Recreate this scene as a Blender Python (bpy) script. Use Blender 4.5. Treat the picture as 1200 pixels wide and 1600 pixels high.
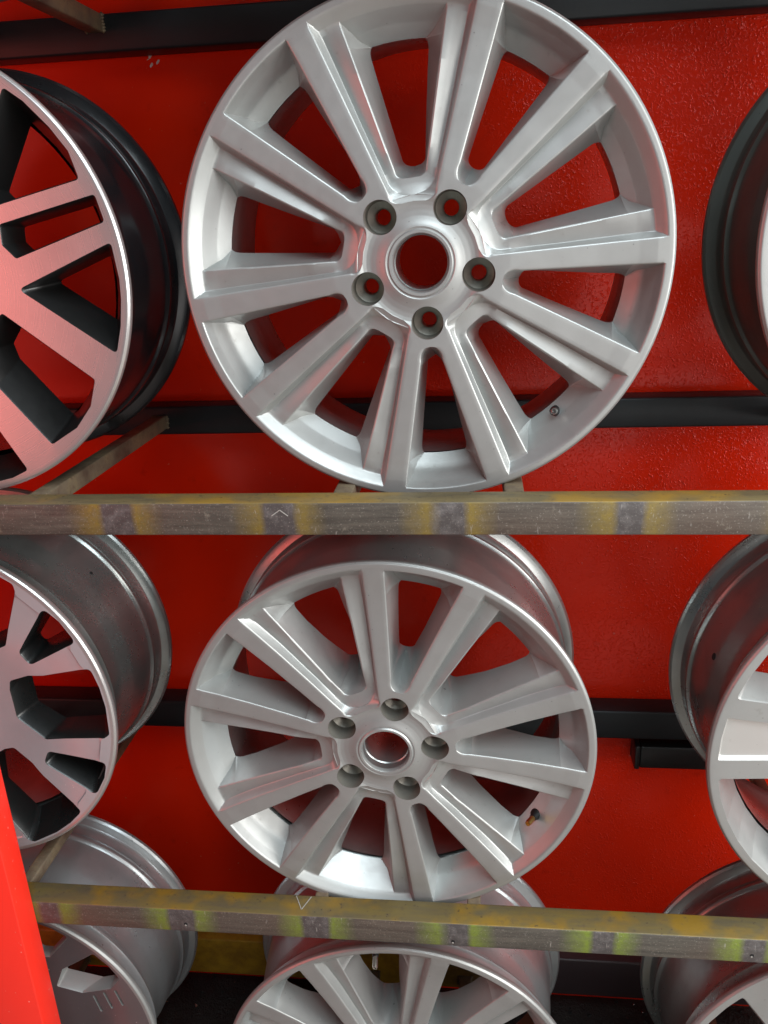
import bpy, bmesh, math, random
import numpy as np
from mathutils import Matrix, Vector
from mathutils.geometry import delaunay_2d_cdt

# ------------------------------------------------------------------ reset
for o in list(bpy.data.objects):
    bpy.data.objects.remove(o, do_unlink=True)
scene = bpy.context.scene
COL = scene.collection
CAMZ = 1.66                      # eye height above the floor

# ------------------------------------------------------------------ camera
cd = bpy.data.cameras.new('camera')
cd.sensor_fit = 'HORIZONTAL'
cd.sensor_width = 36.0
cd.lens = 36.0 * 1287.93 / 1200.0
cd.clip_start = 0.02
cd.clip_end = 50
cam = bpy.data.objects.new('camera', cd)
COL.objects.link(cam)
Rv = Vector((0.9936, 0.1049, -0.0415)).normalized()
Fv = Vector((-0.1127, 0.9349, -0.3366)).normalized()
Uv = Rv.cross(Fv).normalized()
Rv = Fv.cross(Uv).normalized()
M4 = Matrix(((Rv.x, Uv.x, -Fv.x, 0), (Rv.y, Uv.y, -Fv.y, 0), (Rv.z, Uv.z, -Fv.z, CAMZ), (0, 0, 0, 1)))
cam.matrix_world = M4
scene.camera = cam

# ------------------------------------------------------------------ world + lamps
w = bpy.data.worlds.new('World')
scene.world = w
w.use_nodes = True
bg = w.node_tree.nodes['Background']
bg.inputs[0].default_value = (0.80, 0.88, 1.0, 1)
bg.inputs[1].default_value = 0.05


def area(name, loc, target, size, size_y, power, color, spread=180):
    L = bpy.data.lights.new(name, 'AREA')
    L.shape = 'RECTANGLE'
    L.size, L.size_y, L.energy, L.color = size, size_y, power, color
    L.spread = math.radians(spread)
    o = bpy.data.objects.new(name, L)
    COL.objects.link(o)
    o.location = loc
    d = Vector(target) - Vector(loc)
    o.rotation_euler = d.to_track_quat('-Z', 'Y').to_euler()
    return o


# daylight from the open side of the stall (right), from above, and the red glow from the left
area('daylight_right', (2.45, 0.00, CAMZ + 0.10), (0.0, 1.0, CAMZ - 0.50), 1.2, 1.9, 70, (1.0, 0.99, 0.965))
area('daylight_front_right', (2.05, -1.40, CAMZ + 0.05), (0.25, 1.3, CAMZ - 0.85), 0.9, 1.7, 26, (1.0, 0.97, 0.93))
area('daylight_above', (0.85, -0.65, CAMZ + 1.95), (0.15, 1.0, CAMZ - 0.9), 2.0, 1.4, 78, (0.84, 0.95, 1.0))
area('red_glow_left', (-2.1, -0.35, CAMZ - 0.12), (-0.1, 1.0, CAMZ - 0.3), 1.2, 1.5, 14, (1.0, 0.15, 0.115))
area('front_soft', (0.9, -1.7, CAMZ - 0.65), (0.35, 1.3, CAMZ - 0.95), 1.6, 1.5, 9, (1.0, 0.96, 0.92))

scene.view_settings.view_transform = 'Standard'
scene.view_settings.look = 'None'
scene.view_settings.exposure = 0.10
scene.view_settings.gamma = 1.0
scene.view_settings.use_curve_mapping = False
scene.render.engine = 'CYCLES'
scene.render.resolution_x = 768
scene.render.resolution_y = 1024
scene.cycles.max_bounces = 8


# ------------------------------------------------------------------ material helpers
class NT:
    def __init__(s, name):
        s.m = bpy.data.materials.new(name)
        s.m.use_nodes = True
        s.t = s.m.node_tree
        s.b = s.t.nodes['Principled BSDF']

    def n(s, typ, **kw):
        nd = s.t.nodes.new(typ)
        for k, v in kw.items():
            setattr(nd, k, v)
        return nd

    def l(s, a, b):
        s.t.links.new(a, b)

    def coord(s, kind='Object'):
        return s.n('ShaderNodeTexCoord').outputs[kind]

    def noise(s, vec, scale, detail=4, rough=0.55, dist=0.0):
        nd = s.n('ShaderNodeTexNoise')
        nd.inputs['Scale'].default_value = scale
        nd.inputs['Detail'].default_value = detail
        nd.inputs['Roughness'].default_value = rough
        nd.inputs['Distortion'].default_value = dist
        if vec is not None:
            s.l(vec, nd.inputs['Vector'])
        return nd.outputs['Fac']

    def ramp(s, fac, stops, interp='LINEAR'):
        nd = s.n('ShaderNodeValToRGB')
        nd.color_ramp.interpolation = interp
        el = nd.color_ramp.elements
        while len(el) > 1:
            el.remove(el[-1])
        el[0].position = stops[0][0]
        el[0].color = c4(stops[0][1])
        for p_, c in stops[1:]:
            e = el.new(p_)
            e.color = c4(c)
        s.l(fac, nd.inputs['Fac'])
        return nd.outputs['Color']

    def mix(s, fac, a, b, blend='MIX'):
        nd = s.n('ShaderNodeMix', data_type='RGBA', blend_type=blend)
        for sock, v in ((nd.inputs['Factor'], fac), (nd.inputs['A'], a), (nd.inputs['B'], b)):
            if isinstance(v, (int, float)):
                sock.default_value = v
            elif isinstance(v, tuple):
                sock.default_value = c4(v)
            else:
                s.l(v, sock)
        return nd.outputs['Result']

    def math(s, op, a, b=None, clamp=False):
        nd = s.n('ShaderNodeMath', operation=op, use_clamp=clamp)
        for i, v in enumerate((a, b)):
            if v is None:
                continue
            if isinstance(v, (int, float)):
                nd.inputs[i].default_value = v
            else:
                s.l(v, nd.inputs[i])
        return nd.outputs[0]

    def maprange(s, v, a, b, c, d):
        nd = s.n('ShaderNodeMapRange')
        nd.inputs[1].default_value, nd.inputs[2].default_value = a, b
        nd.inputs[3].default_value, nd.inputs[4].default_value = c, d
        s.l(v, nd.inputs[0])
        return nd.outputs[0]

    def bump(s, height, strength, dist=0.001, normal=None):
        nd = s.n('ShaderNodeBump')
        nd.inputs['Distance'].default_value = dist
        if isinstance(strength, (int, float)):
            nd.inputs['Strength'].default_value = strength
        else:
            s.l(strength, nd.inputs['Strength'])
        s.l(height, nd.inputs['Height'])
        if normal is not None:
            s.l(normal, nd.inputs['Normal'])
        s.l(nd.outputs[0], s.b.inputs['Normal'])
        return nd.outputs[0]

    def set(s, **kw):
        for k, v in kw.items():
            sock = s.b.inputs[k.replace('_', ' ')]
            if isinstance(v, tuple):
                sock.default_value = c4(v)
            elif isinstance(v, (int, float)):
                sock.default_value = v
            else:
                s.l(v, sock)
        return s


def c4(c):
    if isinstance(c, (int, float)):
        c = (c, c, c)
    return (c[0], c[1], c[2], 1.0)


def painted_metal(name, col, metallic=0.55, rough=0.33, dirt=(0.30, 0.28, 0.25), dirt_amt=0.25, coat=0.25, flake=0.05):
    s = NT(name)
    co = s.coord()
    big = s.noise(co, 7.0, 5, 0.6)
    fine = s.noise(co, 90.0, 3, 0.6)
    c = s.mix(s.maprange(big, 0.50, 0.80, 0, dirt_amt), col, tuple(a * b for a, b in zip(col, dirt)))
    # small dark nicks
    nick = s.noise(co, 210.0, 2, 0.5)
    c = s.mix(s.maprange(nick, 0.755, 0.775, 0, 0.55), c, tuple(a * 0.25 for a in col))
    sm = s.n('ShaderNodeMapping')
    sm.inputs['Scale'].default_value = (35, 35, 420)
    sm.inputs['Rotation'].default_value = (0, 0.6, 0)
    s.l(co, sm.inputs[0])
    scr = s.noise(sm.outputs[0], 1.0, 3, 0.6)
    c = s.mix(s.maprange(scr, 0.70, 0.78, 0, 0.35), c, tuple(min(1.0, a * 1.5) for a in col))
    spk = s.noise(co, 55.0, 5, 0.75)
    c = s.mix(s.maprange(spk, 0.62, 0.74, 0, 0.35), c, tuple(a * b for a, b in zip(col, (0.55, 0.50, 0.44))))
    s.set(Base_Color=c, Metallic=metallic, Coat_Weight=coat, Coat_Roughness=0.22)
    r = s.maprange(s.mix(0.35, big, fine), 0.3, 0.7, rough - 0.05, rough + 0.09)
    s.set(Roughness=r)
    s.bump(s.noise(co, 900.0, 2, 0.5), flake, 0.0006)
    return s.m


M = {}
M['silver'] = painted_metal('silver_paint', (0.395, 0.405, 0.397), 0.64, 0.41, coat=0.15)
M['silver_barrel'] = painted_metal('silver_barrel_paint', (0.37, 0.38, 0.375), 0.80, 0.29, dirt_amt=0.5, coat=0.1)
M['silver_barrel_light'] = painted_metal('light_barrel_paint', (0.48, 0.51, 0.52), 0.70, 0.30, dirt_amt=0.35, coat=0.1)
M['grey_barrel'] = painted_metal('grey_barrel_paint', (0.33, 0.35, 0.34), 0.78, 0.28, dirt_amt=0.5, coat=0.1)
M['olive_barrel'] = painted_metal('dark_olive_barrel_paint', (0.085, 0.09, 0.08), 0.4, 0.42, dirt_amt=0.5, coat=0.1)
M['black_barrel'] = painted_metal('gloss_black_paint', (0.012, 0.013, 0.015), 0.1, 0.22, dirt_amt=0.2, coat=0.6)
M['dark_pocket'] = painted_metal('charcoal_paint', (0.016, 0.017, 0.017), 0.4, 0.28, dirt_amt=0.3)
M['black_pocket'] = painted_metal('black_pocket_paint', (0.012, 0.012, 0.012), 0.3, 0.32, dirt_amt=0.3)
M['lug'] = painted_metal('bare_dark_lug_seat', (0.26, 0.25, 0.22), 0.6, 0.42, dirt_amt=0.6, coat=0.0)
M['panel'] = painted_metal('warm_silver_paint', (0.56, 0.55, 0.53), 0.6, 0.40)


def machined(name, col, rough=0.30, metallic=0.92):
    s = NT(name)
    co = s.coord()
    sep = s.n('ShaderNodeSeparateXYZ')
    s.l(co, sep.inputs[0])
    rr = s.math('SQRT', s.math('ADD', s.math('MULTIPLY', sep.outputs[0], sep.outputs[0]), s.math('MULTIPLY', sep.outputs[2], sep.outputs[2])))
    comb = s.n('ShaderNodeCombineXYZ')
    s.l(s.math('MULTIPLY', rr, 900.0), comb.inputs[0])
    lathe = s.noise(comb.outputs[0], 1.0, 2, 0.6)
    big = s.noise(co, 9.0, 4, 0.6)
    c = s.mix(s.maprange(big, 0.5, 0.8, 0, 0.3), col, tuple(a * 0.6 for a in col))
    chip = s.noise(co, 160.0, 2, 0.5)
    c = s.mix(s.maprange(chip, 0.74, 0.76, 0, 0.5), c, (0.85, 0.83, 0.8))
    s.set(Base_Color=c, Metallic=metallic, Roughness=s.maprange(lathe, 0.3, 0.7, rough - 0.06, rough + 0.08), Coat_Weight=0.3, Coat_Roughness=0.12)
    s.bump(lathe, 0.12, 0.0004)
    return s.m


M['machined'] = machined('machined_aluminium', (0.62, 0.59, 0.58), 0.30, 0.75)
M['machined_dull'] = machined('machined_grey_aluminium', (0.52, 0.51, 0.53), 0.34, 0.42)
M['graphite'] = machined('graphite_grey_face', (0.17, 0.155, 0.16), 0.36, 0.5)


def simple(name, col, rough=0.5, metallic=0.0, nscale=30.0, namt=0.3, bump=0.1, bscale=200.0):
    s = NT(name)
    co = s.coord()
    c = s.mix(s.maprange(s.noise(co, nscale, 5, 0.6), 0.35, 0.7, 0, namt), col, tuple(a * 0.45 for a in col))
    s.set(Base_Color=c, Roughness=rough, Metallic=metallic)
    s.bump(s.noise(co, bscale, 3, 0.6), bump, 0.001)
    return s.m


M['rubber'] = simple('black_rubber', (0.012, 0.012, 0.012), 0.45)
M['brass'] = simple('brass', (0.62, 0.40, 0.12), 0.28, 1.0, 300, 0.3)
M['steel'] = simple('nickel_steel', (0.62, 0.60, 0.56), 0.25, 1.0, 300, 0.2)
M['chalk'] = simple('white_chalk', (0.36, 0.35, 0.32), 0.9)
M['chip'] = simple('bare_plaster', (0.62, 0.56, 0.52), 0.9)
M['hole'] = simple('dark_hole', (0.01, 0.01, 0.01), 0.9)
M['rail'] = simple('charcoal_steel', (0.013, 0.017, 0.019), 0.45, 0.2, 14, 0.5, 0.15, 160)
M['tube'] = simple('black_tube', (0.010, 0.010, 0.010), 0.38, 0.1, 40, 0.3, 0.3, 120)


def wall_mat():
    s = NT('glossy_red_wall_paint')
    co = s.coord()
    sep = s.n('ShaderNodeSeparateXYZ')
    s.l(co, sep.inputs[0])
    big = s.noise(co, 3.2, 5, 0.6)
    c = s.mix(s.maprange(big, 0.35, 0.75, 0, 0.5), (0.74, 0.020, 0.0018), (0.60, 0.013, 0.0014))
    grime = s.noise(co, 22.0, 6, 0.7)
    c = s.mix(s.maprange(grime, 0.60, 0.80, 0, 0.45), c, (0.26, 0.005, 0.002))
    speck = s.noise(co, 130.0, 2, 0.5)
    c = s.mix(s.maprange(speck, 0.745, 0.77, 0, 0.35), c, (0.55, 0.25, 0.2))
    # rough render shows through on the right part of the wall, in ragged patches
    patch = s.noise(co, 4.5, 3, 0.6)
    m = s.math('MULTIPLY', s.maprange(sep.outputs[0], -0.25, 0.35, 0.08, 1.0), s.maprange(patch, 0.38, 0.62, 0.25, 1.0))
    peb = s.noise(co, 260.0, 2, 0.5, 0.3)
    h = s.math('POWER', s.maprange(peb, 0.52, 0.80, 0.0, 1.0), 1.0)
    und = s.noise(co, 26.0, 3, 0.5)
    h2 = s.math('ADD', h, s.math('MULTIPLY', und, 0.35))
    s.set(Base_Color=c, Roughness=s.maprange(big, 0.3, 0.7, 0.13, 0.24))
    s.b.inputs['Specular IOR Level'].default_value = 0.28
    s.bump(h2, s.math('MULTIPLY', m, 1.0), 0.0016)
    return s.m


M['wall'] = wall_mat()


def post_mat():
    s = NT('bright_red_gloss_paint')
    co = s.coord()
    c = s.mix(s.maprange(s.noise(co, 12, 4, 0.6), 0.4, 0.8, 0, 0.3), (0.95, 0.032, 0.016), (0.85, 0.026, 0.015))
    c = s.mix(s.maprange(s.noise(co, 150.0, 2, 0.5), 0.72, 0.74, 0, 0.6), c, (0.8, 0.35, 0.3))
    s.set(Base_Color=c, Roughness=0.35)
    return s.m


M['post'] = post_mat()

# bare patches along the beams (world x), the same on every shelf
PATCH = [(-0.845, -0.808), (-0.648, -0.612), (-0.449, -0.408), (-0.248, -0.211), (-0.050, -0.012), (0.150, 0.184), (0.348, 0.380), (0.55, 0.585)]


def beam_mat(name, band, seed, front=True, top_col=(0.30, 0.245, 0.10)):
    s = NT(name)
    co = s.coord()
    sep = s.n('ShaderNodeSeparateXYZ')
    s.l(co, sep.inputs[0])
    wob = s.noise(co, 25.0 + seed, 3, 0.6)
    X = s.math('ADD', sep.outputs[0], s.math('MULTIPLY', s.math('SUBTRACT', wob, 0.5), 0.010 if front else 0.05))
    # steel: streaky grey brown
    mp = s.n('ShaderNodeMapping')
    mp.inputs['Scale'].default_value = (9, 60, 130)
    s.l(co, mp.inputs[0])
    st = s.noise(mp.outputs[0], 1.0, 6, 0.7)
    gr = s.noise(co, 75.0 + seed, 5, 0.7)
    if front:
        long = s.noise(co, 3.3, 2, 0.5)
        steel = s.mix(s.maprange(st, 0.3, 0.7, 0, 1), (0.045, 0.041, 0.035), (0.135, 0.123, 0.10))
        steel = s.mix(s.maprange(long, 0.45, 0.65, 0, 0.55), steel, (0.13, 0.075, 0.052))
        steel = s.mix(s.maprange(gr, 0.60, 0.72, 0, 0.5), steel, (0.27, 0.245, 0.19))
        t = s.maprange(X, -1.05, 1.05, 0.0, 1.0)
        f = lambda x: (x + 1.05) / 2.1
        stops = [(0.0, 0.0)]
        for a, b in PATCH[1:7]:
            stops += [(f(a - 0.040), 0.0), (f(a - 0.010), 0.8), (f(a - 0.001), 0.95), (f(a + 0.0015), 0.0), (f(b - 0.0015), 0.0)]
            stops += []
        up = s.ramp(t, stops[:31])
        stops = [(0.0, 0.0)]
        for a, b in PATCH[1:7]:
            stops += [(f(b - 0.001), 0.0), (f(b + 0.0015), 0.95), (f(b + 0.012), 0.75), (f(b + 0.036), 0.0)]
        dn = s.ramp(t, stops[:31])
        k = s.math('MAXIMUM', up, dn)
        k = s.math('MULTIPLY', k, s.maprange(gr, 0.30, 0.62, 1.0, 0.55))
        stops = [(0.0, 0.0)]
        for a, b in PATCH[1:7]:
            stops += [(f(a - 0.001), 0.0), (f(a + 0.001), 1.0), (f(b - 0.001), 1.0), (f(b + 0.001), 0.0)]
        pm = s.ramp(t, stops[:31])
        c = s.mix(s.math('MULTIPLY', pm, 0.75), steel, s.mix(s.maprange(gr, 0.45, 0.75, 0, 1), (0.075, 0.068, 0.070), (0.19, 0.18, 0.18)))
        c = s.mix(k, c, band)
        scr = s.n('ShaderNodeMapping')
        scr.inputs['Scale'].default_value = (260, 260, 60)
        scr.inputs['Rotation'].default_value = (0, 0.35, 0)
        s.l(co, scr.inputs[0])
        sc = s.noise(scr.outputs[0], 1.0, 2, 0.5)
        c = s.mix(s.maprange(sc, 0.70, 0.80, 0, 0.45), c, (0.5, 0.48, 0.44))
        fs = s.noise(co, 420.0, 3, 0.7)
        c = s.mix(s.maprange(fs, 0.60, 0.70, 0, 0.5), c, (0.40, 0.38, 0.33))
        c = s.mix(s.maprange(fs, 0.40, 0.30, 0, 0.6), c, (0.04, 0.035, 0.03))
    else:
        base = s.mix(s.maprange(st, 0.3, 0.7, 0, 1), (0.115, 0.098, 0.06), top_col)
        yel = s.noise(co, 7.0 + seed, 3, 0.6)
        c = s.mix(s.maprange(yel, 0.47, 0.60, 0, 0.9), base, tuple(a * b for a, b in zip(top_col, (1.45, 1.15, 0.45))))
        c = s.mix(s.maprange(gr, 0.56, 0.70, 0, 0.6), c, (0.085, 0.07, 0.05))
        pit = s.noise(co, 160.0, 2, 0.5)
        c = s.mix(s.maprange(pit, 0.70, 0.73, 0, 0.8), c, (0.05, 0.035, 0.025))
    s.set(Base_Color=c, Roughness=s.maprange(gr, 0.3, 0.7, 0.42, 0.62), Metallic=0.15)
    s.bump(s.mix(0.5, st, gr), 0.28, 0.0012)
    return s.m


M['beam_a'] = beam_mat('oversprayed_steel_yellow', (0.26, 0.185, 0.025), 0)
M['beam_b'] = beam_mat('oversprayed_steel_lime', (0.21, 0.29, 0.025), 3)
M['beam_top_a'] = beam_mat('tan_yellow_oversprayed_top', None, 0, False, (0.235, 0.18, 0.08))
M['beam_top_b'] = beam_mat('ochre_oversprayed_top', None, 5, False, (0.19, 0.145, 0.04))


def arm_mat():
    s = NT('rusty_tan_steel')
    co = s.coord()
    n = s.noise(co, 14, 5, 0.65)
    c = s.ramp(n, [(0.30, (0.07, 0.042, 0.028)), (0.50, (0.15, 0.115, 0.075)), (0.72, (0.25, 0.195, 0.10))])
    c = s.mix(s.maprange(s.noise(co, 120, 4, 0.7), 0.55, 0.7, 0, 0.7), c, (0.10, 0.055, 0.035))
    s.set(Base_Color=c, Roughness=0.6, Metallic=0.1)
    s.bump(s.noise(co, 220, 4, 0.7), 0.3, 0.001)
    return s.m


M['arm'] = arm_mat()


def floor_mat():
    s = NT('oily_black_ground')
    co = s.coord()
    n = s.noise(co, 18, 6, 0.7)
    c = s.ramp(n, [(0.3, (0.006, 0.006, 0.006)), (0.6, (0.020, 0.017, 0.015)), (0.8, (0.045, 0.038, 0.032))])
    sep = s.n('ShaderNodeSeparateXYZ')
    s.l(co, sep.inputs[0])
    con = s.ramp(n, [(0.3, (0.30, 0.28, 0.25)), (0.7, (0.42, 0.40, 0.37))])
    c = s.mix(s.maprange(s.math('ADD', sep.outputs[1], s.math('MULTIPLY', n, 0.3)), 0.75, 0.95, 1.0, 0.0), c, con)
    s.set(Base_Color=c, Roughness=s.maprange(n, 0.3, 0.7, 0.25, 0.7))
    s.bump(s.noise(co, 120, 6, 0.7), 0.8, 0.006)
    return s.m


M['floor'] = floor_mat()


def rail3_mat():
    s = NT('yellow_and_plum_painted_steel')
    co = s.coord()
    sep = s.n('ShaderNodeSeparateXYZ')
    s.l(co, sep.inputs[0])
    n = s.noise(co, 30, 5, 0.7)
    k = s.maprange(s.math('ADD', sep.outputs[0], s.math('MULTIPLY', n, 0.08)), -0.10, 0.10, 0, 1)
    c = s.mix(k, s.mix(s.maprange(n, 0.4, 0.65, 0, 0.7), (0.42, 0.25, 0.02), (0.20, 0.10, 0.015)), (0.035, 0.022, 0.024))
    s.set(Base_Color=c, Roughness=0.4)
    s.bump(n, 0.2, 0.001)
    return s.m


M['rail3'] = rail3_mat()


# ------------------------------------------------------------------ mesh helpers
def new_obj(name, mesh, parent=None, **props):
    o = bpy.data.objects.new(name, mesh)
    COL.objects.link(o)
    if parent is not None:
        o.parent = parent
    for k, v in props.items():
        o[k] = v
    return o


def mesh_from(name, verts, faces, mats, fmat=None, smooth=True, sharp=None, normals=None):
    me = bpy.data.meshes.new(name)
    me.from_pydata([tuple(map(float, v)) for v in verts], [], [tuple(int(i) for i in f) for f in faces])
    for m in mats:
        me.materials.append(m)
    if fmat is not None:
        me.polygons.foreach_set('material_index', np.asarray(fmat, dtype=np.int32))
    if smooth:
        me.polygons.foreach_set('use_smooth', np.ones(len(me.polygons), dtype=bool))
    me.update()
    if sharp is not None:
        me.set_sharp_from_angle(angle=math.radians(sharp))
    if normals is not None:
        me.normals_split_custom_set_from_vertices([tuple(map(float, n)) for n in normals])
    return me


def box_mesh(name, x0, x1, y0, y1, z0, z1, mats, bev=0.002, topmat=None):
    bm = bmesh.new()
    r = bmesh.ops.create_cube(bm, size=1.0)
    for v in bm.verts:
        v.co = Vector((x0 + (v.co.x + .5) * (x1 - x0), y0 + (v.co.y + .5) * (y1 - y0), z0 + (v.co.z + .5) * (z1 - z0)))
    if bev:
        bmesh.ops.bevel(bm, geom=list(bm.edges), offset=bev, segments=2, profile=0.5, affect='EDGES')
    bm.normal_update()
    for f in bm.faces:
        f.smooth = True
        if topmat is not None and f.normal.z > 0.8:
            f.material_index = topmat
    me = bpy.data.meshes.new(name)
    bm.to_mesh(me)
    bm.free()
    for m in mats:
        me.materials.append(m)
    me.set_sharp_from_angle(angle=math.radians(50))
    return me


def lathe_mesh(name, prof, mats, pm=None, n=144, sharp=32):
    """prof: list of (radius, depth); spun about the local y axis."""
    k = len(prof)
    V = []
    for i in range(n):
        a = 2 * math.pi * i / n
        ca, sa = math.cos(a), math.sin(a)
        for (r, d) in prof:
            V.append((r * ca, d, r * sa))
    F, fm = [], []
    for i in range(n):
        j = (i + 1) % n
        for q in range(k - 1):
            F.append((i * k + q, i * k + q + 1, j * k + q + 1, j * k + q))
            fm.append(pm[q] if pm else 0)
    return mesh_from(name, V, F, mats, fm, True, sharp)


# ------------------------------------------------------------------ the ten-spoke wheel (half-sector grid)
H0, H1 = 0.165, 0.29            # depth of the spoke walls at rim / hub (in units of R)
TIP_A, TIP_AH, TIP_B, TIP_S, TIP_BH = 0.338, 0.416, 0.232, 0.325, 0.381
RA, RB = 0.84, 0.83
LIPA, LIPB = 0.960, 0.967


def interp(x, pts):
    xs = [p_[0] for p_ in pts]
    ys = [p_[1] for p_ in pts]
    return float(np.interp(x, xs, ys))


def tipround(r, tip, end, power=0.5):
    if r <= tip:
        return 0.0
    if r >= end:
        return 1.0
    t = (end - r) / (end - tip)
    return max(0.0, 1 - t * t) ** power


def hub_d(r):
    return interp(r, [(0.112, 0.012), (0.1145, -0.002), (0.118, -0.0075), (0.128, -0.008), (0.132, -0.004), (0.134, -0.0005), (0.138, -0.001), (0.142, -0.003),
                      (0.150, -0.001), (0.165, 0.0045), (0.182, 0.009), (0.205, 0.0120), (0.222, 0.0115), (0.236, 0.0085), (0.246, 0.0045), (0.254, 0.0015), (0.262, 0.0), (0.36, 0.0),
                      (0.50, 0.006), (0.70, 0.009), (0.86, 0.005), (0.93, 0.0), (1.0, 0.0)])


def hdep(r):
    return interp(r, [(0.38, 0.32), (0.46, 0.275), (0.58, 0.218), (0.72, 0.178), (0.84, H0)])


def coneA(r):
    return interp(r, [(0.84, H0), (0.90, 0.115), (0.94, 0.042), (0.952, 0.016), (0.957, 0.005), (0.961, 0.0008), (0.966, 0.0)])


def coneB(r):
    return interp(r, [(0.83, H0), (0.88, 0.106), (0.912, 0.058), (0.9205, 0.0455), (0.923, 0.042), (0.928, 0.037), (0.931, 0.0335), (0.956, 0.0095), (0.963, 0.0035), (0.968, 0.0007), (0.973, 0.0)])


def row_columns(r):
    """list of (angle from A axis in rad, depth) for one radius."""
    B36 = math.radians(36)
    dt = hub_d(r)
    w0 = 0.0065
    # ---- A side
    e1 = (0.046 + (r - 0.40) * 0.236) if r >= 0.40 else 0.046 * tipround(r, TIP_A, 0.40)
    if r >= RA:
        dA = max(coneA(r), dt)
        e0 = e1 - (dA - dt) * 0.24 - 0.018 * max(0.0, (0.878 - r) / 0.038) ** 2
    else:
        dA = dt + (hdep(r) - dt) * min(1.0, max(0.0, (r - TIP_A) / (TIP_AH - TIP_A)))
        e0 = (0.040 + (r - 0.45) * 0.17) if r >= 0.45 else 0.040 * tipround(r, TIP_AH, 0.45)
        if r > 0.80:
            e0 -= 0.018 * (1 - math.sqrt(max(0.0, 1 - ((r - 0.80) / 0.0401) ** 2)))
    cols = []
    nA = 4
    lo = 0.0
    if 0.173 < r < 0.307:
        cz = (r * r + 0.24 ** 2 - 0.067 ** 2) / (2 * r * 0.24)
        lo = math.acos(max(-1, min(1, cz)))
    an = lambda e: max(lo, math.asin(max(0.0, min(0.99, e / r))))
    for i in range(nA):
        cols.append((an(e0 * i / nA), dA))
    wv = min(w0, 0.42 * max(0.0, dA - dt), 0.5 * e1)
    cols.append((an(e0), dA))
    wall = lambda t: (an(e0 + (e1 - e0) * t), dA + (dt - dA) * t)
    f = 1 - (wv / max(1e-6, dA - dt)) if dA - dt > 1e-5 else 1.0
    cm = wall(0.5 * f)
    cols.append((an(e0 + (e1 - e0) * (0.5 * f + 0.12 * f)), cm[1]))
    cols.append((an(e1 - 0.24 * wv), dt + wv if dA - dt > 1e-5 else dt))
    cols.append((an(e1 + 0.15 * wv), dt + 0.33 * wv))
    cols.append((an(e1 + 0.9 * wv), dt))
    thA = cols[-1][0]
    # ---- B side (measured from the B axis)
    e2 = (0.090 + (r - 0.28) * 0.335) if r >= 0.29 else 0.0933 * tipround(r, TIP_B, 0.29, 0.42)
    step = interp(r, [(0.30, 0.040), (0.36, 0.038), (0.50, 0.046), (0.75, 0.050), (0.88, 0.044), (0.925, 0.038)])
    d3 = max(dt, step * (1 - (1 - min(1.0, max(0.0, (r - 0.225) / 0.125))) ** 2)) if 0.225 < r < 0.36 else dt + (step if r > 0.3 else 0.0)
    if 0.35 < r < 0.36:
        d3 = dt + step
    if r > 0.90:
        d3 = min(d3, max(coneB(r), dt))
    d3 = max(d3, dt)
    e3 = (e2 - (0.011 + 0.022 * max(0, r - 0.55)) * min(1.0, (d3 - dt) / step * 1.0001)) if r >= 0.33 else max(0.0, e2 - 0.011) * tipround(r, 0.262, 0.33, 0.42)
    e3 = max(0.0, min(e3, e2))
    e4 = (0.062 + (r - 0.36) * 0.25) if r >= 0.36 else 0.062 * tipround(r, TIP_S, 0.36, 0.42)
    e4 = min(e4, e3)
    d4 = d3 - interp(r, [(0.36, 0.0), (0.46, 0.017), (0.75, 0.020), (0.88, 0.009), (0.915, 0.0)])
    d4 = max(d4, dt)
    if r >= RB:
        d5 = max(coneB(r), d4 if r < 0.92 else 0.0, dt)
        e5 = e4 - (d5 - d4) * 0.41 - 0.020 * max(0.0, (0.868 - r) / 0.038) ** 2
    else:
        d5 = d4 + (hdep(r) - d4) * min(1.0, max(0.0, (r - TIP_S) / (TIP_BH - TIP_S)))
        e5 = (0.050 + (r - 0.42) * 0.172) if r >= 0.42 else 0.050 * tipround(r, TIP_BH, 0.42)
        if r > 0.79:
            e5 -= 0.020 * (1 - math.sqrt(max(0.0, 1 - ((r - 0.79) / 0.0401) ** 2)))
    e5 = max(0.0, min(e5, e4))
    bn = lambda e: max(lo, B36 - math.asin(max(0.0, min(0.99, e / r))))
    w2 = min(w0, 0.42 * max(0.0, d3 - dt), 0.5 * e2)
    th2 = bn(e2 + 0.9 * w2)
    nr = 5
    for i in range(1, nr):
        cols.append((thA + (th2 - thA) * i / nr, dt))
    cols.append((th2, dt))
    cols.append((bn(e2 + 0.15 * w2), dt + 0.33 * w2))
    cols.append((bn(e2 - 0.30 * w2), dt + w2))
    wc = min(0.005, 0.25 * max(0, d3 - dt), 0.4 * e3)
    cols.append((bn(e3 + 0.4 * wc), d3 - wc if d3 - dt > 1e-5 else d3))
    cols.append((bn(max(0, e3 - 0.8 * wc)), d3))
    w4 = min(w0, 0.42 * max(0.0, d5 - d4), 0.5 * e4, 0.4 * max(0, e3 - e4))
    e3i = max(0, e3 - 0.8 * wc)
    for i in (1, 2):
        t = i / 3
        cols.append((bn(e3i + (e4 + 0.9 * w4 - e3i) * t), d3 + (d4 - d3) * t))
    cols.append((bn(e4 + 0.9 * w4), d4))
    cols.append((bn(e4 + 0.15 * w4), d4 + 0.33 * w4))
    cols.append((bn(e4 - 0.35 * w4), d4 + w4))
    cols.append((bn(0.62 * (e4 - 0.35 * w4) + 0.38 * e5), 0.5 * (d4 + w4) + 0.5 * d5))
    cols.append((bn(e5), d5))
    for i in range(1, nA + 1):
        cols.append((bn(e5 * (1 - i / nA)), d5))
    # monotone angles
    out, last = [], -1.0
    for (t, d) in cols:
        t = max(t, last)
        out.append((t, d))
        last = t
    return out


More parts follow.
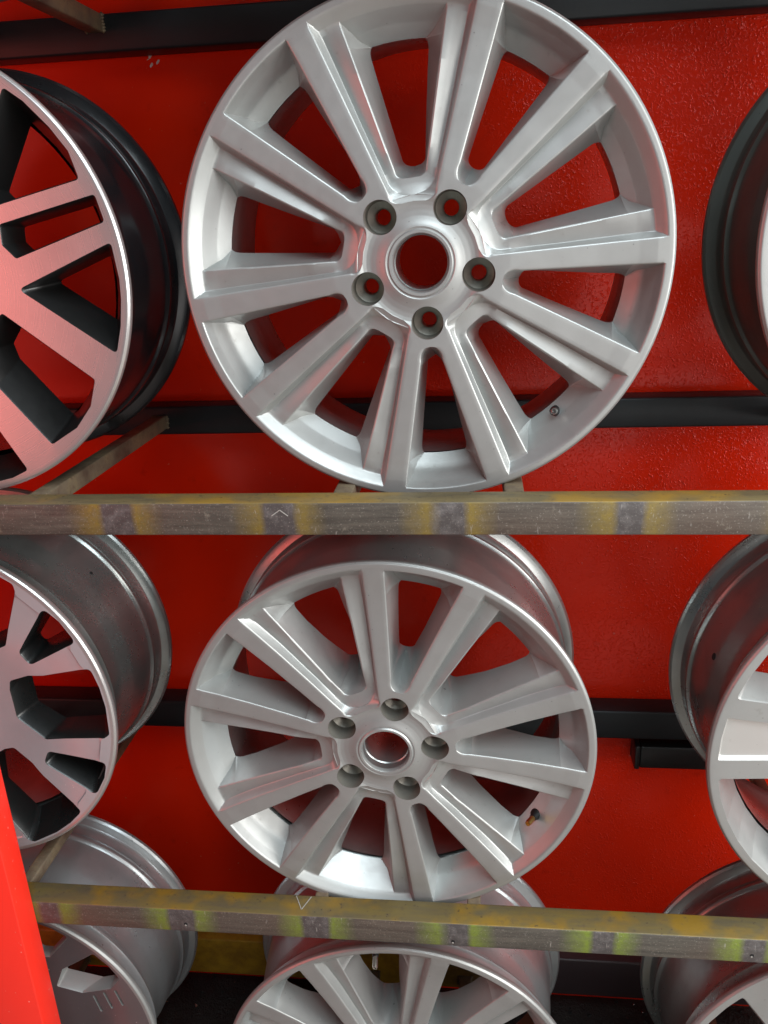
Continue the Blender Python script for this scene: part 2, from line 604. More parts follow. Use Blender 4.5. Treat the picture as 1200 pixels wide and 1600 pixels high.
def seg(a, b, n, ease=None):
    t = np.linspace(0, 1, n, endpoint=False)
    if ease == 'in':
        t = t ** 2
    elif ease == 'out':
        t = 1 - (1 - t) ** 2
    elif ease == 'io':
        t = 0.5 - 0.5 * np.cos(np.pi * t)
    return list(a + (b - a) * t)


def ten_spoke_meshes():
    rows = [0.112, 0.1145, 0.118, 0.123, 0.128, 0.132, 0.134, 0.138, 0.142, 0.146, 0.150, 0.157, 0.165]
    rows += seg(0.1732, 0.240, 16, 'in') + [0.213, 0.222, 0.229, 0.236, 0.246, 0.254] + seg(0.232, 0.26, 9, 'in') + seg(0.240, 0.3068, 18, 'out')
    rows += seg(0.262, 0.33, 10, 'in') + seg(0.325, 0.36, 10, 'in') + seg(0.338, 0.40, 14, 'in') + seg(0.381, 0.42, 10, 'in') + seg(0.416, 0.45, 10, 'in')
    rows += seg(0.45, 0.79, 14) + [0.79, 0.80, 0.808, 0.815, 0.8195, 0.8235, 0.8265, 0.8285, 0.83, 0.8335, 0.836, 0.838, 0.84, 0.845, 0.85, 0.856, 0.862, 0.868, 0.874, 0.88, 0.895, 0.905, 0.912, 0.917, 0.9205, 0.923, 0.928, 0.931, 0.937, 0.94, 0.946, 0.949, 0.952, 0.9545, 0.957, 0.959, 0.961, 0.963, 0.9655, 0.968, 0.9705, 0.973]
    rows += [0.3072, 0.1728, 0.276]
    rows = sorted(set(round(float(x), 5) for x in rows))
    rows2 = [rows[0]]
    for x in rows[1:]:
        if x - rows2[-1] > 0.0006:
            rows2.append(x)
    rows = rows2
    G = [row_columns(r) for r in rows]
    nc = len(G[0])
    V, ids, idx = [], {}, np.zeros((len(rows), nc), int)
    for i, r in enumerate(rows):
        for j, (t, d) in enumerate(G[i]):
            p_ = (r * math.cos(t), d, r * math.sin(t))
            key = (i, round(t, 6), round(d, 5))
            if key not in ids:
                ids[key] = len(V)
                V.append(p_)
            idx[i, j] = ids[key]
    V = np.array(V)
    F, part = [], []
    jA = 4                 # columns 0..4 lie in the A pocket
    jB = nc - 5            # columns jB.. lie in the B pocket
    jlip = nc - 13
    for i in range(len(rows) - 1):
        rm = 0.5 * (rows[i] + rows[i + 1])
        for j in range(nc - 1):
            inA, inB = j < jA, j >= jB
            if inA and TIP_AH < rm < RA:
                continue
            if inB and TIP_BH < rm < RB:
                continue
            q = [idx[i, j], idx[i, j + 1], idx[i + 1, j + 1], idx[i + 1, j]]
            qq = []
            for v in q:
                if v not in qq:
                    qq.append(v)
            if len(qq) < 3:
                continue
            P = V[qq]
            ar = np.linalg.norm(sum(np.cross(P[k] - P[0], P[k + 1] - P[0]) for k in range(1, len(qq) - 1)))
            if ar < 1e-9:
                continue
            if rm < 0.31 or (inB and rm < 0.39):
                pt = 0
            elif rm > 0.966 or (inA and rm > RA) or (inB and rm > RB) or (rm > 0.929 and j >= nc - 10):
                pt = 2
            else:
                pt = 1
            F.append(qq)
            part.append(pt)
    # per-corner normals: average the neighbouring faces that bend less than 40 degrees; symmetric on the two axes
    FN, FA = [], []
    for f in F:
        P = V[f]
        c = np.zeros(3)
        for k in range(1, len(f) - 1):
            c += np.cross(P[k] - P[0], P[k + 1] - P[0])
        if c[1] > 0:
            c = -c
        a = np.linalg.norm(c)
        FN.append(c / max(1e-12, a))
        FA.append(a)
    th = np.arctan2(V[:, 2], V[:, 0])
    tang = np.stack([-np.sin(th), np.zeros_like(th), np.cos(th)], 1)
    onax = (np.abs(th) < 1e-5) | (np.abs(th - math.radians(36)) < 1e-5)
    adj = [[] for _ in V]
    for fi, f in enumerate(F):
        for v in f:
            adj[v].append((FN[fi], FA[fi]))
            if onax[v]:
                t = tang[v]
                adj[v].append((FN[fi] - 2 * t * np.dot(t, FN[fi]), FA[fi]))
    CN = []
    lim = math.cos(math.radians(40))
    for fi, f in enumerate(F):
        row = []
        for v in f:
            n = np.zeros(3)
            for (gn, ga) in adj[v]:
                if np.dot(gn, FN[fi]) > lim:
                    n += gn * ga
            row.append(n / max(1e-12, np.linalg.norm(n)))
        CN.append(row)
    return V, F, np.array(part), CN


def sub_mesh(name, V, F, CN, sel, mats, mirror, scale):
    vs = sorted({v for f, k in zip(F, sel) if k for v in f})
    mp = {v: k for k, v in enumerate(vs)}
    P = V[vs] * scale
    mir = np.array([1, 1, -1 if mirror else 1])
    P = P * mir
    out, loops = [], []
    for f, cn, k in zip(F, CN, sel):
        if not k:
            continue
        g = [mp[v] for v in f]
        nn = [n * mir for n in cn]
        Q = P[g]
        c = np.zeros(3)
        for i in range(1, len(g) - 1):
            c += np.cross(Q[i] - Q[0], Q[i + 1] - Q[0])
        if np.dot(c, sum(nn)) < 0:
            g, nn = g[::-1], nn[::-1]
        out.append(g)
        loops += [tuple(map(float, n)) for n in nn]
    me = mesh_from(name, P, out, mats, None, True, None)
    me.normals_split_custom_set(loops)
    return me


def barrel_profile(R, L, Rb):
    """outer then inner skin, front to back: (radius, depth) in metres."""
    o = [(0.990 * R, 0.0105), (0.972 * R, 0.0125), (0.945 * R, 0.0155), (0.930 * R, 0.020), (0.926 * R, 0.030), (0.926 * R, 0.040), (0.932 * R, 0.044), (0.926 * R, 0.049),
         (0.895 * R, 0.058), (0.868 * R, 0.066), (0.862 * R, 0.074), (0.862 * R, 0.098), (0.868 * R, 0.106), (0.890 * R, 0.126), (0.897 * R, 0.135),
         (0.905 * R, 0.165), (0.912 * R, L - 0.052), (0.915 * R, L - 0.050), (0.930 * R, L - 0.047), (0.934 * R, L - 0.043), (0.930 * R, L - 0.039), (0.922 * R, L - 0.036), (0.924 * R, L - 0.020),
         (0.934 * R, L - 0.0155), (Rb - 0.008, L - 0.0125), (Rb - 0.003, L - 0.0115), (Rb, L - 0.008), (Rb, L - 0.003), (Rb - 0.003, L)]
    i = [(Rb - 0.008, L), (0.935 * R, L - 0.006), (0.915 * R, L - 0.012), (0.900 * R, L - 0.020), (0.895 * R, L - 0.045), (0.884 * R, 0.165), (0.872 * R, 0.135), (0.845 * R, 0.105), (0.840 * R, 0.074), (0.846 * R, 0.056)]
    return o + i


LIPPROF = [(0.973, 0.0), (0.985, 0.0), (0.990, 0.0004), (0.9930, 0.0022), (0.9945, 0.0060), (0.9975, 0.0075), (1.0, 0.0115), (1.0, 0.034), (0.997, 0.038), (0.988, 0.040)]

_main = {}


def valve(parent, Rr, r, deg, depth, mat_tip, direction, cap_len=0.022):
    a = math.radians(deg)
    root = Vector((r * Rr * math.cos(a), depth, r * Rr * math.sin(a)))
    d = Vector(direction).normalized()
    q = d.to_track_quat('-Y', 'Z')
    base = lathe_mesh('valve_rubber', [(0.0005, 0.004), (0.0075, 0.004), (0.0085, 0.001), (0.0080, -0.002), (0.0055, -0.006), (0.0050, -0.012), (0.0046, -0.014), (0.0005, -0.0142)], [M['rubber']], n=24)
    ob = new_obj('valve_stem', base, parent)
    ob.location = root + Vector((0, 0, Rr))
    ob.rotation_euler = q.to_euler()
    cap = lathe_mesh('valve_cap', [(0.0040, -0.0135), (0.0042, -0.015), (0.0042, -0.013 - cap_len * 0.8), (0.0036, -0.013 - cap_len), (0.0020, -0.0132 - cap_len), (0.0018, -0.011 - cap_len), (0.0002, -0.011 - cap_len)], [mat_tip], n=24)
    oc = new_obj('valve_core', cap, ob)
    return ob


def wheel_root(name, c, tx, tz, R, label, group):
    """Empty at the wheel's lowest point, leaning by tx (about x) and tz (about z)."""
    e = bpy.data.objects.new(name, None)
    COL.objects.link(e)
    rot = Matrix.Rotation(-math.radians(tz), 3, 'Z') @ Matrix.Rotation(math.radians(tx), 3, 'X')
    e.rotation_euler = rot.to_euler()
    base = Vector(c) + Vector((0, 0, CAMZ)) + rot @ Vector((0, 0, -R))
    e.location = base
    e.empty_display_size = 0.05
    e['label'] = label
    e['category'] = 'alloy wheel'
    e['group'] = group
    return e


GROUP = 'alloy wheels on the rack'


def ten_spoke_wheel(c, tx, tz, R, L, Rb, A0, label, barrel_mat, valve_spec):
    key = 'x'
    if key not in _main:
        _main[key] = ten_spoke_meshes()
        V, F, part, N = _main[key]
        _main['m'] = {}
        for nm, k in (('hub', 0), ('spoke', 1), ('rim', 2)):
            for mir in (0, 1):
                _main['m'][nm, mir] = sub_mesh('ten_spoke_' + nm, V, F, N, part == k, [M['silver']], mir, 0.275)
        R0 = 0.275
        # dark lug well, its mouth following the hub surface
        nseg, prof = 40, [(0.067, None), (0.066, 0.085), (0.062, 0.098), (0.059, 0.100), (0.040, 0.118), (0.036, 0.120), (0.032, 0.126), (0.032, 0.20)]
        VV, FF = [], []
        for i in range(nseg):
            a = 2 * math.pi * i / nseg
            for (rr, d) in prof:
                x, z = 0.24 + rr * math.cos(a), rr * math.sin(a)
                if d is None:
                    d = hub_d(math.hypot(x, z)) - 0.0005
                VV.append((x * R0, d * R0, z * R0))
        k = len(prof)
        for i in range(nseg):
            j = (i + 1) % nseg
            for q in range(k - 1):
                FF.append((i * k + q, j * k + q, j * k + q + 1, i * k + q + 1))
        _main['lug'] = mesh_from('lug_well', VV, FF, [M['lug']], None, True, 30)
        _main['bore'] = lathe_mesh('centre_bore', [(0.112 * R0, 0.012 * R0), (0.1115 * R0, 0.05 * R0), (0.107 * R0, 0.055 * R0), (0.107 * R0, 0.068 * R0), (0.111 * R0, 0.072 * R0), (0.111 * R0, H1 * R0), (0.165 * R0, H1 * R0)], [M['silver_barrel']], n=64)
        # back skin of the spokes
        VV, FF = [], []
        rs = list(np.linspace(0.42, 0.84, 12))
        for r in rs:
            cc = row_columns(r)
            t0, t1 = cc[4][0], cc[-5][0]
            for t in (t0, t1):
                VV.append((r * math.cos(t) * R0, (hdep(r) - 0.002) * R0, r * math.sin(t) * R0))
        for i in range(len(rs) - 1):
            FF.append((2 * i, 2 * i + 1, 2 * i + 3, 2 * i + 2))
        _main['lip'] = lathe_mesh('rim_lip', [(a * R0, b * R0) for a, b in LIPPROF], [M['silver']], n=180, sharp=60)
    m = _main['m']
    e = wheel_root('alloy_wheel', c, tx, tz, R, label, GROUP)
    s = R / 0.275

    def put(nm, me, deg=0.0):
        o = new_obj(nm, me, e)
        o.location = (0, 0, R)
        o.rotation_euler = (0, -math.radians(deg), 0)
        o.scale = (s, s, s)
        return o
    lip = put('rim_lip', _main['lip'])
    hub = put('hub', _main['bore'])
    for k in range(5):
        for mir in (0, 1):
            a = A0 + 72 * k
            put('spoke', m['spoke', mir], a)
            h = new_obj('hub_face', m['hub', mir], hub)
            h.rotation_euler = (0, -math.radians(a), 0)
            f = new_obj('rim_flare', m['rim', mir], lip)
            f.rotation_euler = (0, -math.radians(a), 0)
        put('lug_hole', _main['lug'], A0 + 72 * k)
    b = new_obj('barrel', lathe_mesh('wheel_barrel', barrel_profile(R, L, Rb), [barrel_mat]), e)
    b.location = (0, 0, R)
    if valve_spec:
        valve(e, R, *valve_spec)
    return e


# ------------------------------------------------------------------ flat-faced wheels with cut windows
def round_poly(P, rad, n=5, dens=0.03, ref=None):
    """rounded, densified outline.  P: list of 2-D points (sharp corners)."""
    P = [np.array(p_, float) for p_ in P]
    out = []
    m = len(P)
    corner = []
    for i in range(m):
        a, b, c = P[i - 1], P[i], P[(i + 1) % m]
        u = (a - b) / np.linalg.norm(a - b)
        v = (c - b) / np.linalg.norm(c - b)
        cs = np.clip(np.dot(u, v), -1, 1)
        half = math.acos(cs) / 2
        t = min(rad / max(0.05, math.tan(half)), 0.42 * np.linalg.norm(a - b), 0.42 * np.linalg.norm(c - b))
        s0, s1 = b + u * t, b + v * t
        pts = []
        for k in range(n + 1):
            w_ = k / n
            pts.append((1 - w_) ** 2 * s0 + 2 * w_ * (1 - w_) * b + w_ ** 2 * s1)
        corner.append(pts)
    for i in range(m):
        out += corner[i]
        a, b = corner[i][-1], corner[(i + 1) % m][0]
        k = ref[i] if ref is not None else max(1, int(np.linalg.norm(b - a) / dens))
        for q in range(1, k):
            out.append(a + (b - a) * q / k)
    cnt = [max(1, int(np.linalg.norm(corner[(i + 1) % m][0] - corner[i][-1]) / dens)) for i in range(m)]
    return np.array(out), cnt


def inset_poly(P, ds):
    """move each edge i (P[i]->P[i+1]) inwards by ds[i]; polygon counter-clockwise."""
    m = len(P)
    P = [np.array(p_, float) for p_ in P]
    L = []
    for i in range(m):
        a, b = P[i], P[(i + 1) % m]
        t = (b - a) / np.linalg.norm(b - a)
        nrm = np.array([-t[1], t[0]])
        L.append((a + nrm * ds[i], t))
    out = []
    for i in range(m):
        (p0, t0), (p1, t1) = L[i - 1], L[i]
        den = t0[0] * t1[1] - t0[1] * t1[0]
        if abs(den) < 0.12:
            out.append(0.5 * (p1 + p0 + t0 * np.dot(P[i] - p0, t0) + t1 * np.dot(P[i] - p1, t1)) - 0.5 * (p0 + p1) * 0 if False else 0.5 * ((p0 + t0 * np.dot(P[i] - p0, t0)) + (p1 + t1 * np.dot(P[i] - p1, t1))))
        else:
            s_ = ((p1[0] - p0[0]) * t1[1] - (p1[1] - p0[1]) * t1[0]) / den
            out.append(p0 + t0 * s_)
    return out


def inside(poly, x, y):
    X, Y = poly[:, 0], poly[:, 1]
    X2, Y2 = np.roll(X, -1), np.roll(Y, -1)
    cond = ((Y > y) != (Y2 > y))
    with np.errstate(divide='ignore', invalid='ignore'):
        xi = (X2 - X) * (y - Y) / (Y2 - Y) + X
    return bool(np.sum(cond & (x < xi)) % 2)


def cut_wheel(c, tx, tz, R, L, Rb, label, windows, recesses, fold, phase, dish, mats, depth=0.16, rad=0.02, valve_spec=None, crease=None, lug_phase=0.0):
    """windows: lists of (r, deg, inset of the edge that starts here) over one sector; repeated fold times."""
    e = wheel_root('alloy_wheel', c, tx, tz, R, label, GROUP)
    face_m, wall_m, barrel_m, lip_m = mats[:4]
    dd = lambda r: interp(r, dish)
    pol = lambda r, a: np.array((r * math.cos(math.radians(a)), r * math.sin(math.radians(a))))
    outl, cuts = [], []

    def prep(spec, k, rd, wallfrac=1.0):
        P = [pol(r, a + phase + k * 360.0 / fold) for (r, a, i) in spec]
        ins = [i for (r, a, i) in spec]
        ar = sum(P[i][0] * P[(i + 1) % len(P)][1] - P[(i + 1) % len(P)][0] * P[i][1] for i in range(len(P)))
        if ar < 0:
            P = P[::-1]
            ins = ins[::-1]
            ins = ins[1:] + ins[:1]
        top, cnt = round_poly(P, rd)
        lowP = inset_poly(P, ins)
        low, _ = round_poly(lowP, rd * 0.9, ref=cnt)
        ch, _ = round_poly(inset_poly(P, [0.006] * len(P)), rd * 0.95, ref=cnt)
        return top, ch, low

    wins = [prep(s, k, rad) for s in windows for k in range(fold)]
    recs = [prep(s, k, 0.008) for s in recesses for k in range(fold)]
    circ = lambda cx, cy, r, n: np.array([(cx + r * math.cos(2 * math.pi * i / n), cy + r * math.sin(2 * math.pi * i / n)) for i in range(n)])
    loops = [('outer', circ(0, 0, 0.973, 180)), ('hole', circ(0, 0, 0.12, 40))]
    for k in range(5):
        a = math.radians(lug_phase + phase + 72 * k)
        loops.append(('hole', circ(0.24 * math.cos(a), 0.24 * math.sin(a), 0.055, 24)))
    for t, ch, lo in wins + recs:
        loops.append(('hole', t))
    pts, edges = [], []
    for kind, lp in loops:
        b0 = len(pts)
        pts += [Vector((float(x), float(y))) for x, y in lp]
        edges += [(b0 + i, b0 + (i + 1) % len(lp)) for i in range(len(lp))]
    holes = [lp for kind, lp in loops if kind == 'hole']
    rings = [0.32, 0.42, 0.52, 0.62, 0.72, 0.82]
    if crease:
        rings += [crease - 0.004, crease + 0.004]
    for rr in rings:
        n = 120 if rr > 0.85 else 60
        for i in range(n):
            a = 2 * math.pi * (i + 0.37) / n
            x, y = rr * math.cos(a), rr * math.sin(a)
            if any(np.min((h[:, 0] - x) ** 2 + (h[:, 1] - y) ** 2) < 0.014 ** 2 or inside(h, x, y) for h in holes):
                continue
            pts.append(Vector((x, y)))
    res = delaunay_2d_cdt(pts, edges, [], 0, 1e-6)
    ov = np.array([(v.x, v.y) for v in res[0]])
    F = []
    for f in res[2]:
        cx, cy = ov[list(f)].mean(0)
        if math.hypot(cx, cy) > 0.9731:
            continue
        if any(abs(h[:, 0].mean() - cx) < 0.6 and inside(h, cx, cy) for h in holes):
            continue
        F.append(f)
    V = [(x * R, dd(math.hypot(x, y)) * R, y * R) for x, y in ov]
    F = [f if True else f for f in F]
    F2 = []
    for f in F:
        a, b, c_ = (np.array(V[i]) for i in f[:3])
        F2.append(f if np.cross(b - a, c_ - a)[1] < 0 else f[::-1])
    face = new_obj('face', mesh_from('wheel_face', V, F2, [face_m], None, True, 12), e)
    face.location = (0, 0, R)

    # window walls: each window its own part
    def strip(lpts):
        VV, FF = [], []
        n = len(lpts[0])
        for lp in lpts:
            VV += lp
        for q in range(len(lpts) - 1):
            for i in range(n):
                j = (i + 1) % n
                FF.append((q * n + i, q * n + j, (q + 1) * n + j, (q + 1) * n + i))
        return VV, FF
    to3 = lambda lp, extra: [(x * R, (dd(math.hypot(x, y)) + extra) * R, y * R) for x, y in lp]
    for t, ch, lo in wins:
        VV, FF = strip([to3(t, 0.0), to3(ch, 0.008), [(0.5 * (a[0] + b[0]), 0.42 * a[1] + 0.58 * b[1], 0.5 * (a[2] + b[2])) for a, b in zip(to3(ch, 0.008), [(x * R, depth * R, y * R) for x, y in lo])], [(x * R, depth * R, y * R) for x, y in lo]])
        o = new_obj('window_recess', mesh_from('window_recess', VV, FF, [wall_m], None, True, 70), e)
        o.location = (0, 0, R)
    for t, ch, lo in recs:
        l0, l1 = to3(t, 0.0), to3(lo, 0.022)
        VV, FF = strip([l0, l1])
        n = len(l0)
        FF.append(tuple(range(n, 2 * n)))
        o = new_obj('inlay_panel', mesh_from('inlay_panel', VV, FF, [mats[4] if len(mats) > 4 else face_m], None, True, 25), e)
        o.location = (0, 0, R)
    for k in range(5):
        a = math.radians(lug_phase + phase + 72 * k)
        cx, cy = 0.24 * math.cos(a), 0.24 * math.sin(a)
        base = dd(0.24)
        me = lathe_mesh('lug_well', [(0.055 * R, base * R), (0.055 * R, (base + 0.09) * R), (0.03 * R, (base + 0.12) * R), (0.03 * R, (base + 0.2) * R)], [M['lug']], n=24)
        o = new_obj('lug_hole', me, e)
        o.location = (cx * R, 0, R + cy * R)
    lp = new_obj('rim_lip', lathe_mesh('rim_lip', [(a * R, b * R) for a, b in LIPPROF], [lip_m], n=180, sharp=60), e)
    lp.location = (0, 0, R)
    b = new_obj('barrel', lathe_mesh('wheel_barrel', barrel_profile(R, L, Rb), [barrel_m]), e)
    b.location = (0, 0, R)
    if valve_spec:
        valve(e, R, *valve_spec)
    return e


# ================================================================== SETTING
WY = 1.405
wall = new_obj('wall', box_mesh('wall', -2.2, 2.2, WY, WY + 0.12, -0.02, 3.0, [M['wall']], 0), kind='structure')
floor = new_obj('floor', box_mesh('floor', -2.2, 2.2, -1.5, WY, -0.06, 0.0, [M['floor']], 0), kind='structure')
random.seed(4)
for (x, z, s) in ((-0.4943, 0.2585, 0.0042), (-0.5045, 0.252, 0.0036), (-0.4935, 0.2425, 0.0030), (-0.5044, 0.2387, 0.0030), (-0.512, 0.259, 0.0012), (-0.5085, 0.247, 0.0012)):
    n = 9
    VV = [(x + s * (0.7 + 0.4 * random.random()) * 0.7 * math.cos(2 * math.pi * i / n) + 0.002 * math.sin(2 * math.pi * i / n), WY - 0.0012, CAMZ + z + s * (0.9 + 0.5 * random.random()) * math.sin(2 * math.pi * i / n)) for i in range(n)]
    VV += [(a, WY + 0.001, b) for a, _, b in VV]
    FF = [tuple(range(n))[::-1]] + [(i, (i + 1) % n, n + (i + 1) % n, n + i) for i in range(n)]
    new_obj('paint_chip', mesh_from('paint_chip', VV, FF, [M['chip']], smooth=False), wall)

# ================================================================== RACK
rack = bpy.data.objects.new('wheel_rack', None)
COL.objects.link(rack)
rack.location = (0, 0, 0)
rack['label'] = 'steel wheel rack with oversprayed front beams, rusty cross arms and a bright red upright'
rack['category'] = 'rack'
YB0, YB1 = 0.883, 0.9215
ZT = {0: 0.312, 1: -0.3063, 2: -0.9242, 3: -1.560}
for k, z in ZT.items():
    mats = [M['beam_a'], M['beam_top_a']] if k < 2 else [M['beam_b'], M['beam_top_b']]
    o = new_obj('front_beam', box_mesh('front_beam', -1.05, 1.05, YB0, YB1, CAMZ + z - 0.0405, CAMZ + z, mats, 0.0022, 1), rack)
    if k == 1:
        o['label'] = 'upper front beam with yellow overspray bands'
    elif k == 2:
        o['label'] = 'lower front beam with lime green overspray bands'
    beam = o
    if k == 1:
        b1 = o
    if k == 2:
        b2 = o
YR0, YR1 = 1.355, WY - 0.001
for k, z in {0: 0.303, 1: -0.293, 2: -0.885, 3: -1.500}.items():
    h = {0: 0.052, 1: 0.050, 2: 0.060, 3: 0.10}[k]
    o = new_obj('back_rail', box_mesh('back_rail', -1.05, 1.05, YR0, YR1, CAMZ + z - h, CAMZ + z, [M['rail3'] if k == 3 else M['rail']], 0.004), rack)
    if k == 3:
        o['label'] = 'lowest back rail, yellow at the left and plum dark at the right'
AW = 0.026
arms = {0: (-0.567, -0.763, -0.16, 0.04, 0.47, 0.67), 1: (-0.548, -0.161, 0.043, 0.495, 0.67, -0.765), 2: (-0.684, -0.868, -0.273 + 0.045, 0.003 - 0.01, 0.475, 0.68), 3: (-0.905, -0.705, -0.233, -0.030, 0.465, 0.668)}
for k, xs in arms.items():
    for x in xs:
        z = CAMZ + ZT[k] - 0.002
        AW = {0: 0.025, 1: 0.023, 2: 0.019, 3: 0.026}[k]
        me = box_mesh('support_arm', -AW / 2, AW / 2, YB1 - 0.0015, YR0 + 0.0015, -AW, 0, [M['arm']], 0.002)
        if k == 0:
            z = CAMZ + 0.303
        o = new_obj('support_arm', me, rack)
        o.location = (x, 0, z)
        # lumpy weld round the end on the back rail
        rnd = random.Random(int(1000 * (x + 3)) + k)
        VV, FF = [], []
        for side in (-1, 1):
            for q in range(6):
                cx, cy, cz = side * (AW / 2 + 0.0005), YR0 - 0.001, -AW + (q + 0.5) * AW / 6
                rad_ = 0.0028 * rnd.uniform(0.8, 1.4)
                b0 = len(VV)
                for (ex, ey, ez) in ((1, 0, 0), (-1, 0, 0), (0, 1, 0), (0, -1, 0), (0, 0, 1), (0, 0, -1)):
                    VV.append((cx + ex * rad_ * 1.3, cy + ey * rad_, cz + ez * rad_ * 1.2))
                for tri in ((0, 2, 4), (2, 1, 4), (1, 3, 4), (3, 0, 4), (2, 0, 5), (1, 2, 5), (3, 1, 5), (0, 3, 5)):
                    FF.append(tuple(b0 + t for t in tri))
        new_obj('weld_bead', mesh_from('weld_bead', VV, FF, [M['arm']]), o, kind='stuff')
# chalk marks and drilled holes on the beams
def ribbon(name, pts, width, nrm, mat, parent):
    bm = bmesh.new()
    nv = Vector(nrm)
    for a, b in zip(pts[:-1], pts[1:]):
        a, b = Vector(a), Vector(b)
        t = (b - a).normalized()
        s_ = t.cross(nv).normalized() * width / 2
        lo = [a - s_, a + s_, b + s_, b - s_]
        v = [bm.verts.new(p_ + nv * 0.0004) for p_ in lo] + [bm.verts.new(p_ - nv * 0.0004) for p_ in lo]
        bm.faces.new(v[:4])
        for i in range(4):
            bm.faces.new((v[i], v[(i + 1) % 4], v[4 + (i + 1) % 4], v[4 + i]))
    me = bpy.data.meshes.new(name)
    bm.to_mesh(me)
    bm.free()
    me.materials.append(mat)
    return new_obj(name, me, parent)


zt = CAMZ + ZT[2]
ribbon('chalk_mark', [(-0.2640, 0.919, zt), (-0.2515, 0.8944, zt), (-0.2415, 0.9185, zt)], 0.0011, (0, 0, 1), M['chalk'], b2)
zz = CAMZ
ribbon('chalk_mark', [(-0.2385, YB0, zz - 0.3222), (-0.2283, YB0, zz - 0.3151), (-0.2191, YB0, zz - 0.3225)], 0.0011, (0, -1, 0), M['chalk'], b1)
for x, z in ((-0.4215, -0.9505), (-0.036, -0.9558), (0.3635, -0.9516)):
    me = lathe_mesh('drill_hole', [(0.0002, -0.0003), (0.0026, -0.0003), (0.0030, 0.0004)], [M['hole']], n=14)
    o = new_obj('drill_hole', me, b2)
    o.location = (x, YB0, CAMZ + z)
    me = lathe_mesh('burr', [(0.0002, -0.0008), (0.0013, -0.0006), (0.0015, 0.0004)], [M['chalk']], n=8)
    o = new_obj('burr', me, b2)
    o.location = (x - 0.0004, YB0, CAMZ + z - 0.0022)
# red upright at the left end of the rack
o = new_obj('upright', box_mesh('upright', -0.775, -0.6505, 0.842, 0.8825, 0.0, CAMZ - 0.62, [M['post']], 0.0015), rack)
o['label'] = 'bright red painted upright'

# black tube stub on the wall
st = bpy.data.objects.new('wall_tube', None)
COL.objects.link(st)
st.location = (0.30, WY - 0.001, CAMZ - 1.012)
st['label'] = 'short black square tube fixed to the red wall below the second back rail'
st['category'] = 'tube'
o = new_obj('tube_body', box_mesh('tube_body', 0.006, 0.26, -0.045, 0.0, 0.0, 0.048, [M['tube']], 0.003), st)
o = new_obj('end_cap', box_mesh('end_cap', -0.004, 0.0055, -0.047, 0.0, -0.0015, 0.0495, [M['tube']], 0.002), st)

# ================================================================== WHEELS
def C(x, y, z):
    return (x, y, z)


# --- the three ten-spoke wheels of the middle column
ten_spoke_wheel(C(-0.062, 0.9546, -0.0499), 0.1, 0.42, 0.275, 0.245, 0.271, 59.3,
                'large silver ten-spoke wheel seen face-on, filling the top shelf', M['silver_barrel'],
                (0.868, -49.0, 0.040, M['steel'], (-0.25, -1, 0.30), 0.006))
ten_spoke_wheel(C(-0.1235, 0.9245, -0.6735), 1.2, -0.16, 0.2775, 0.245, 0.2735, 5.3,
                'silver ten-spoke wheel with a brass valve, middle of the second shelf', M['silver_barrel'],
                (0.868, -32.0, 0.036, M['brass'], (-0.50, -1, 0.25), 0.018))
ten_spoke_wheel(C(-0.1306, 0.9415, -1.3243), 0.2, -0.62, 0.285, 0.255, 0.2828, 61.0,
                'silver ten-spoke wheel half cut off at the bottom edge, under the lower beam', M['silver_barrel_light'],
                (0.868, 97.0, 0.036, M['steel'], (0.05, -1, -0.30), 0.018))

def barrel_spot(e, name, R, deg, depth, rfrac, size):
    a = math.radians(deg)
    d = Vector((math.cos(a), 0, math.sin(a)))
    o = new_obj(name, lathe_mesh(name, [(0.0002, -0.0004), (size, -0.0004), (size * 1.15, 0.0006)], [M['hole']], n=16), e)
    o.location = d * (rfrac * R) + Vector((0, depth, R))
    o.rotation_euler = d.to_track_quat('-Y', 'Z').to_euler()


# --- the shelf above, just out of the picture: its wheels shade the top of the wall
for xx, aa, lab in ((-0.665, 20.0, 'silver ten-spoke wheel on the shelf above the black wheel'),
                    (-0.06, 44.0, 'silver ten-spoke wheel on the shelf above the large face-on wheel'),
                    (0.57, 8.0, 'silver ten-spoke wheel on the shelf above the dark olive barrelled wheel')):
    ten_spoke_wheel(C(xx, 0.9546, 0.5565), 0.0, 0.0, 0.275, 0.245, 0.271, aa, lab, M['silver_barrel'], None)

# --- top left: black wheel, machined face
DISH0 = [(0.0, 0.03), (0.35, 0.022), (0.93, 0.0), (1.0, 0.0)]
tl = [
    [(0.965, 20.3, .095), (0.958, 13.4, .018), (0.50, 9.8, .02), (0.46, 18.5, .02), (0.50, 27.6, .018)],
    [(0.478, -5.4, .022), (0.957, 8.4, .095), (0.962, -1.0, .095), (0.962, -6, .095), (0.962, -13, .095), (0.962, -20.6, .075)],
    [(0.40, -21.0, .03), (0.90, -30.2, .075), (0.935, -38.0, .085), (0.94, -46.0, .075), (0.915, -55.8, .09), (0.55, -59.0, .06), (0.40, -52.0, .04)],
    [(0.935, 25.0, .09), (0.962, 31.8, .095), (0.962, 38.7, .095), (0.962, 47.1, .09), (0.955, 52.8, .06), (0.72, 50.5, .06), (0.52, 47.0, .04), (0.52, 35.5, .03)],
]
cut_wheel(C(-0.6607, 0.9458, -0.0504), -0.3, 0.37, 0.2629, 0.2295, 0.2608,
          'gloss black wheel with bright machined face, at the left of the top shelf',
          tl, [], 3, 0.0, DISH0, (M['machined'], M['black_pocket'], M['black_barrel'], M['machined']), 0.19, 0.018)

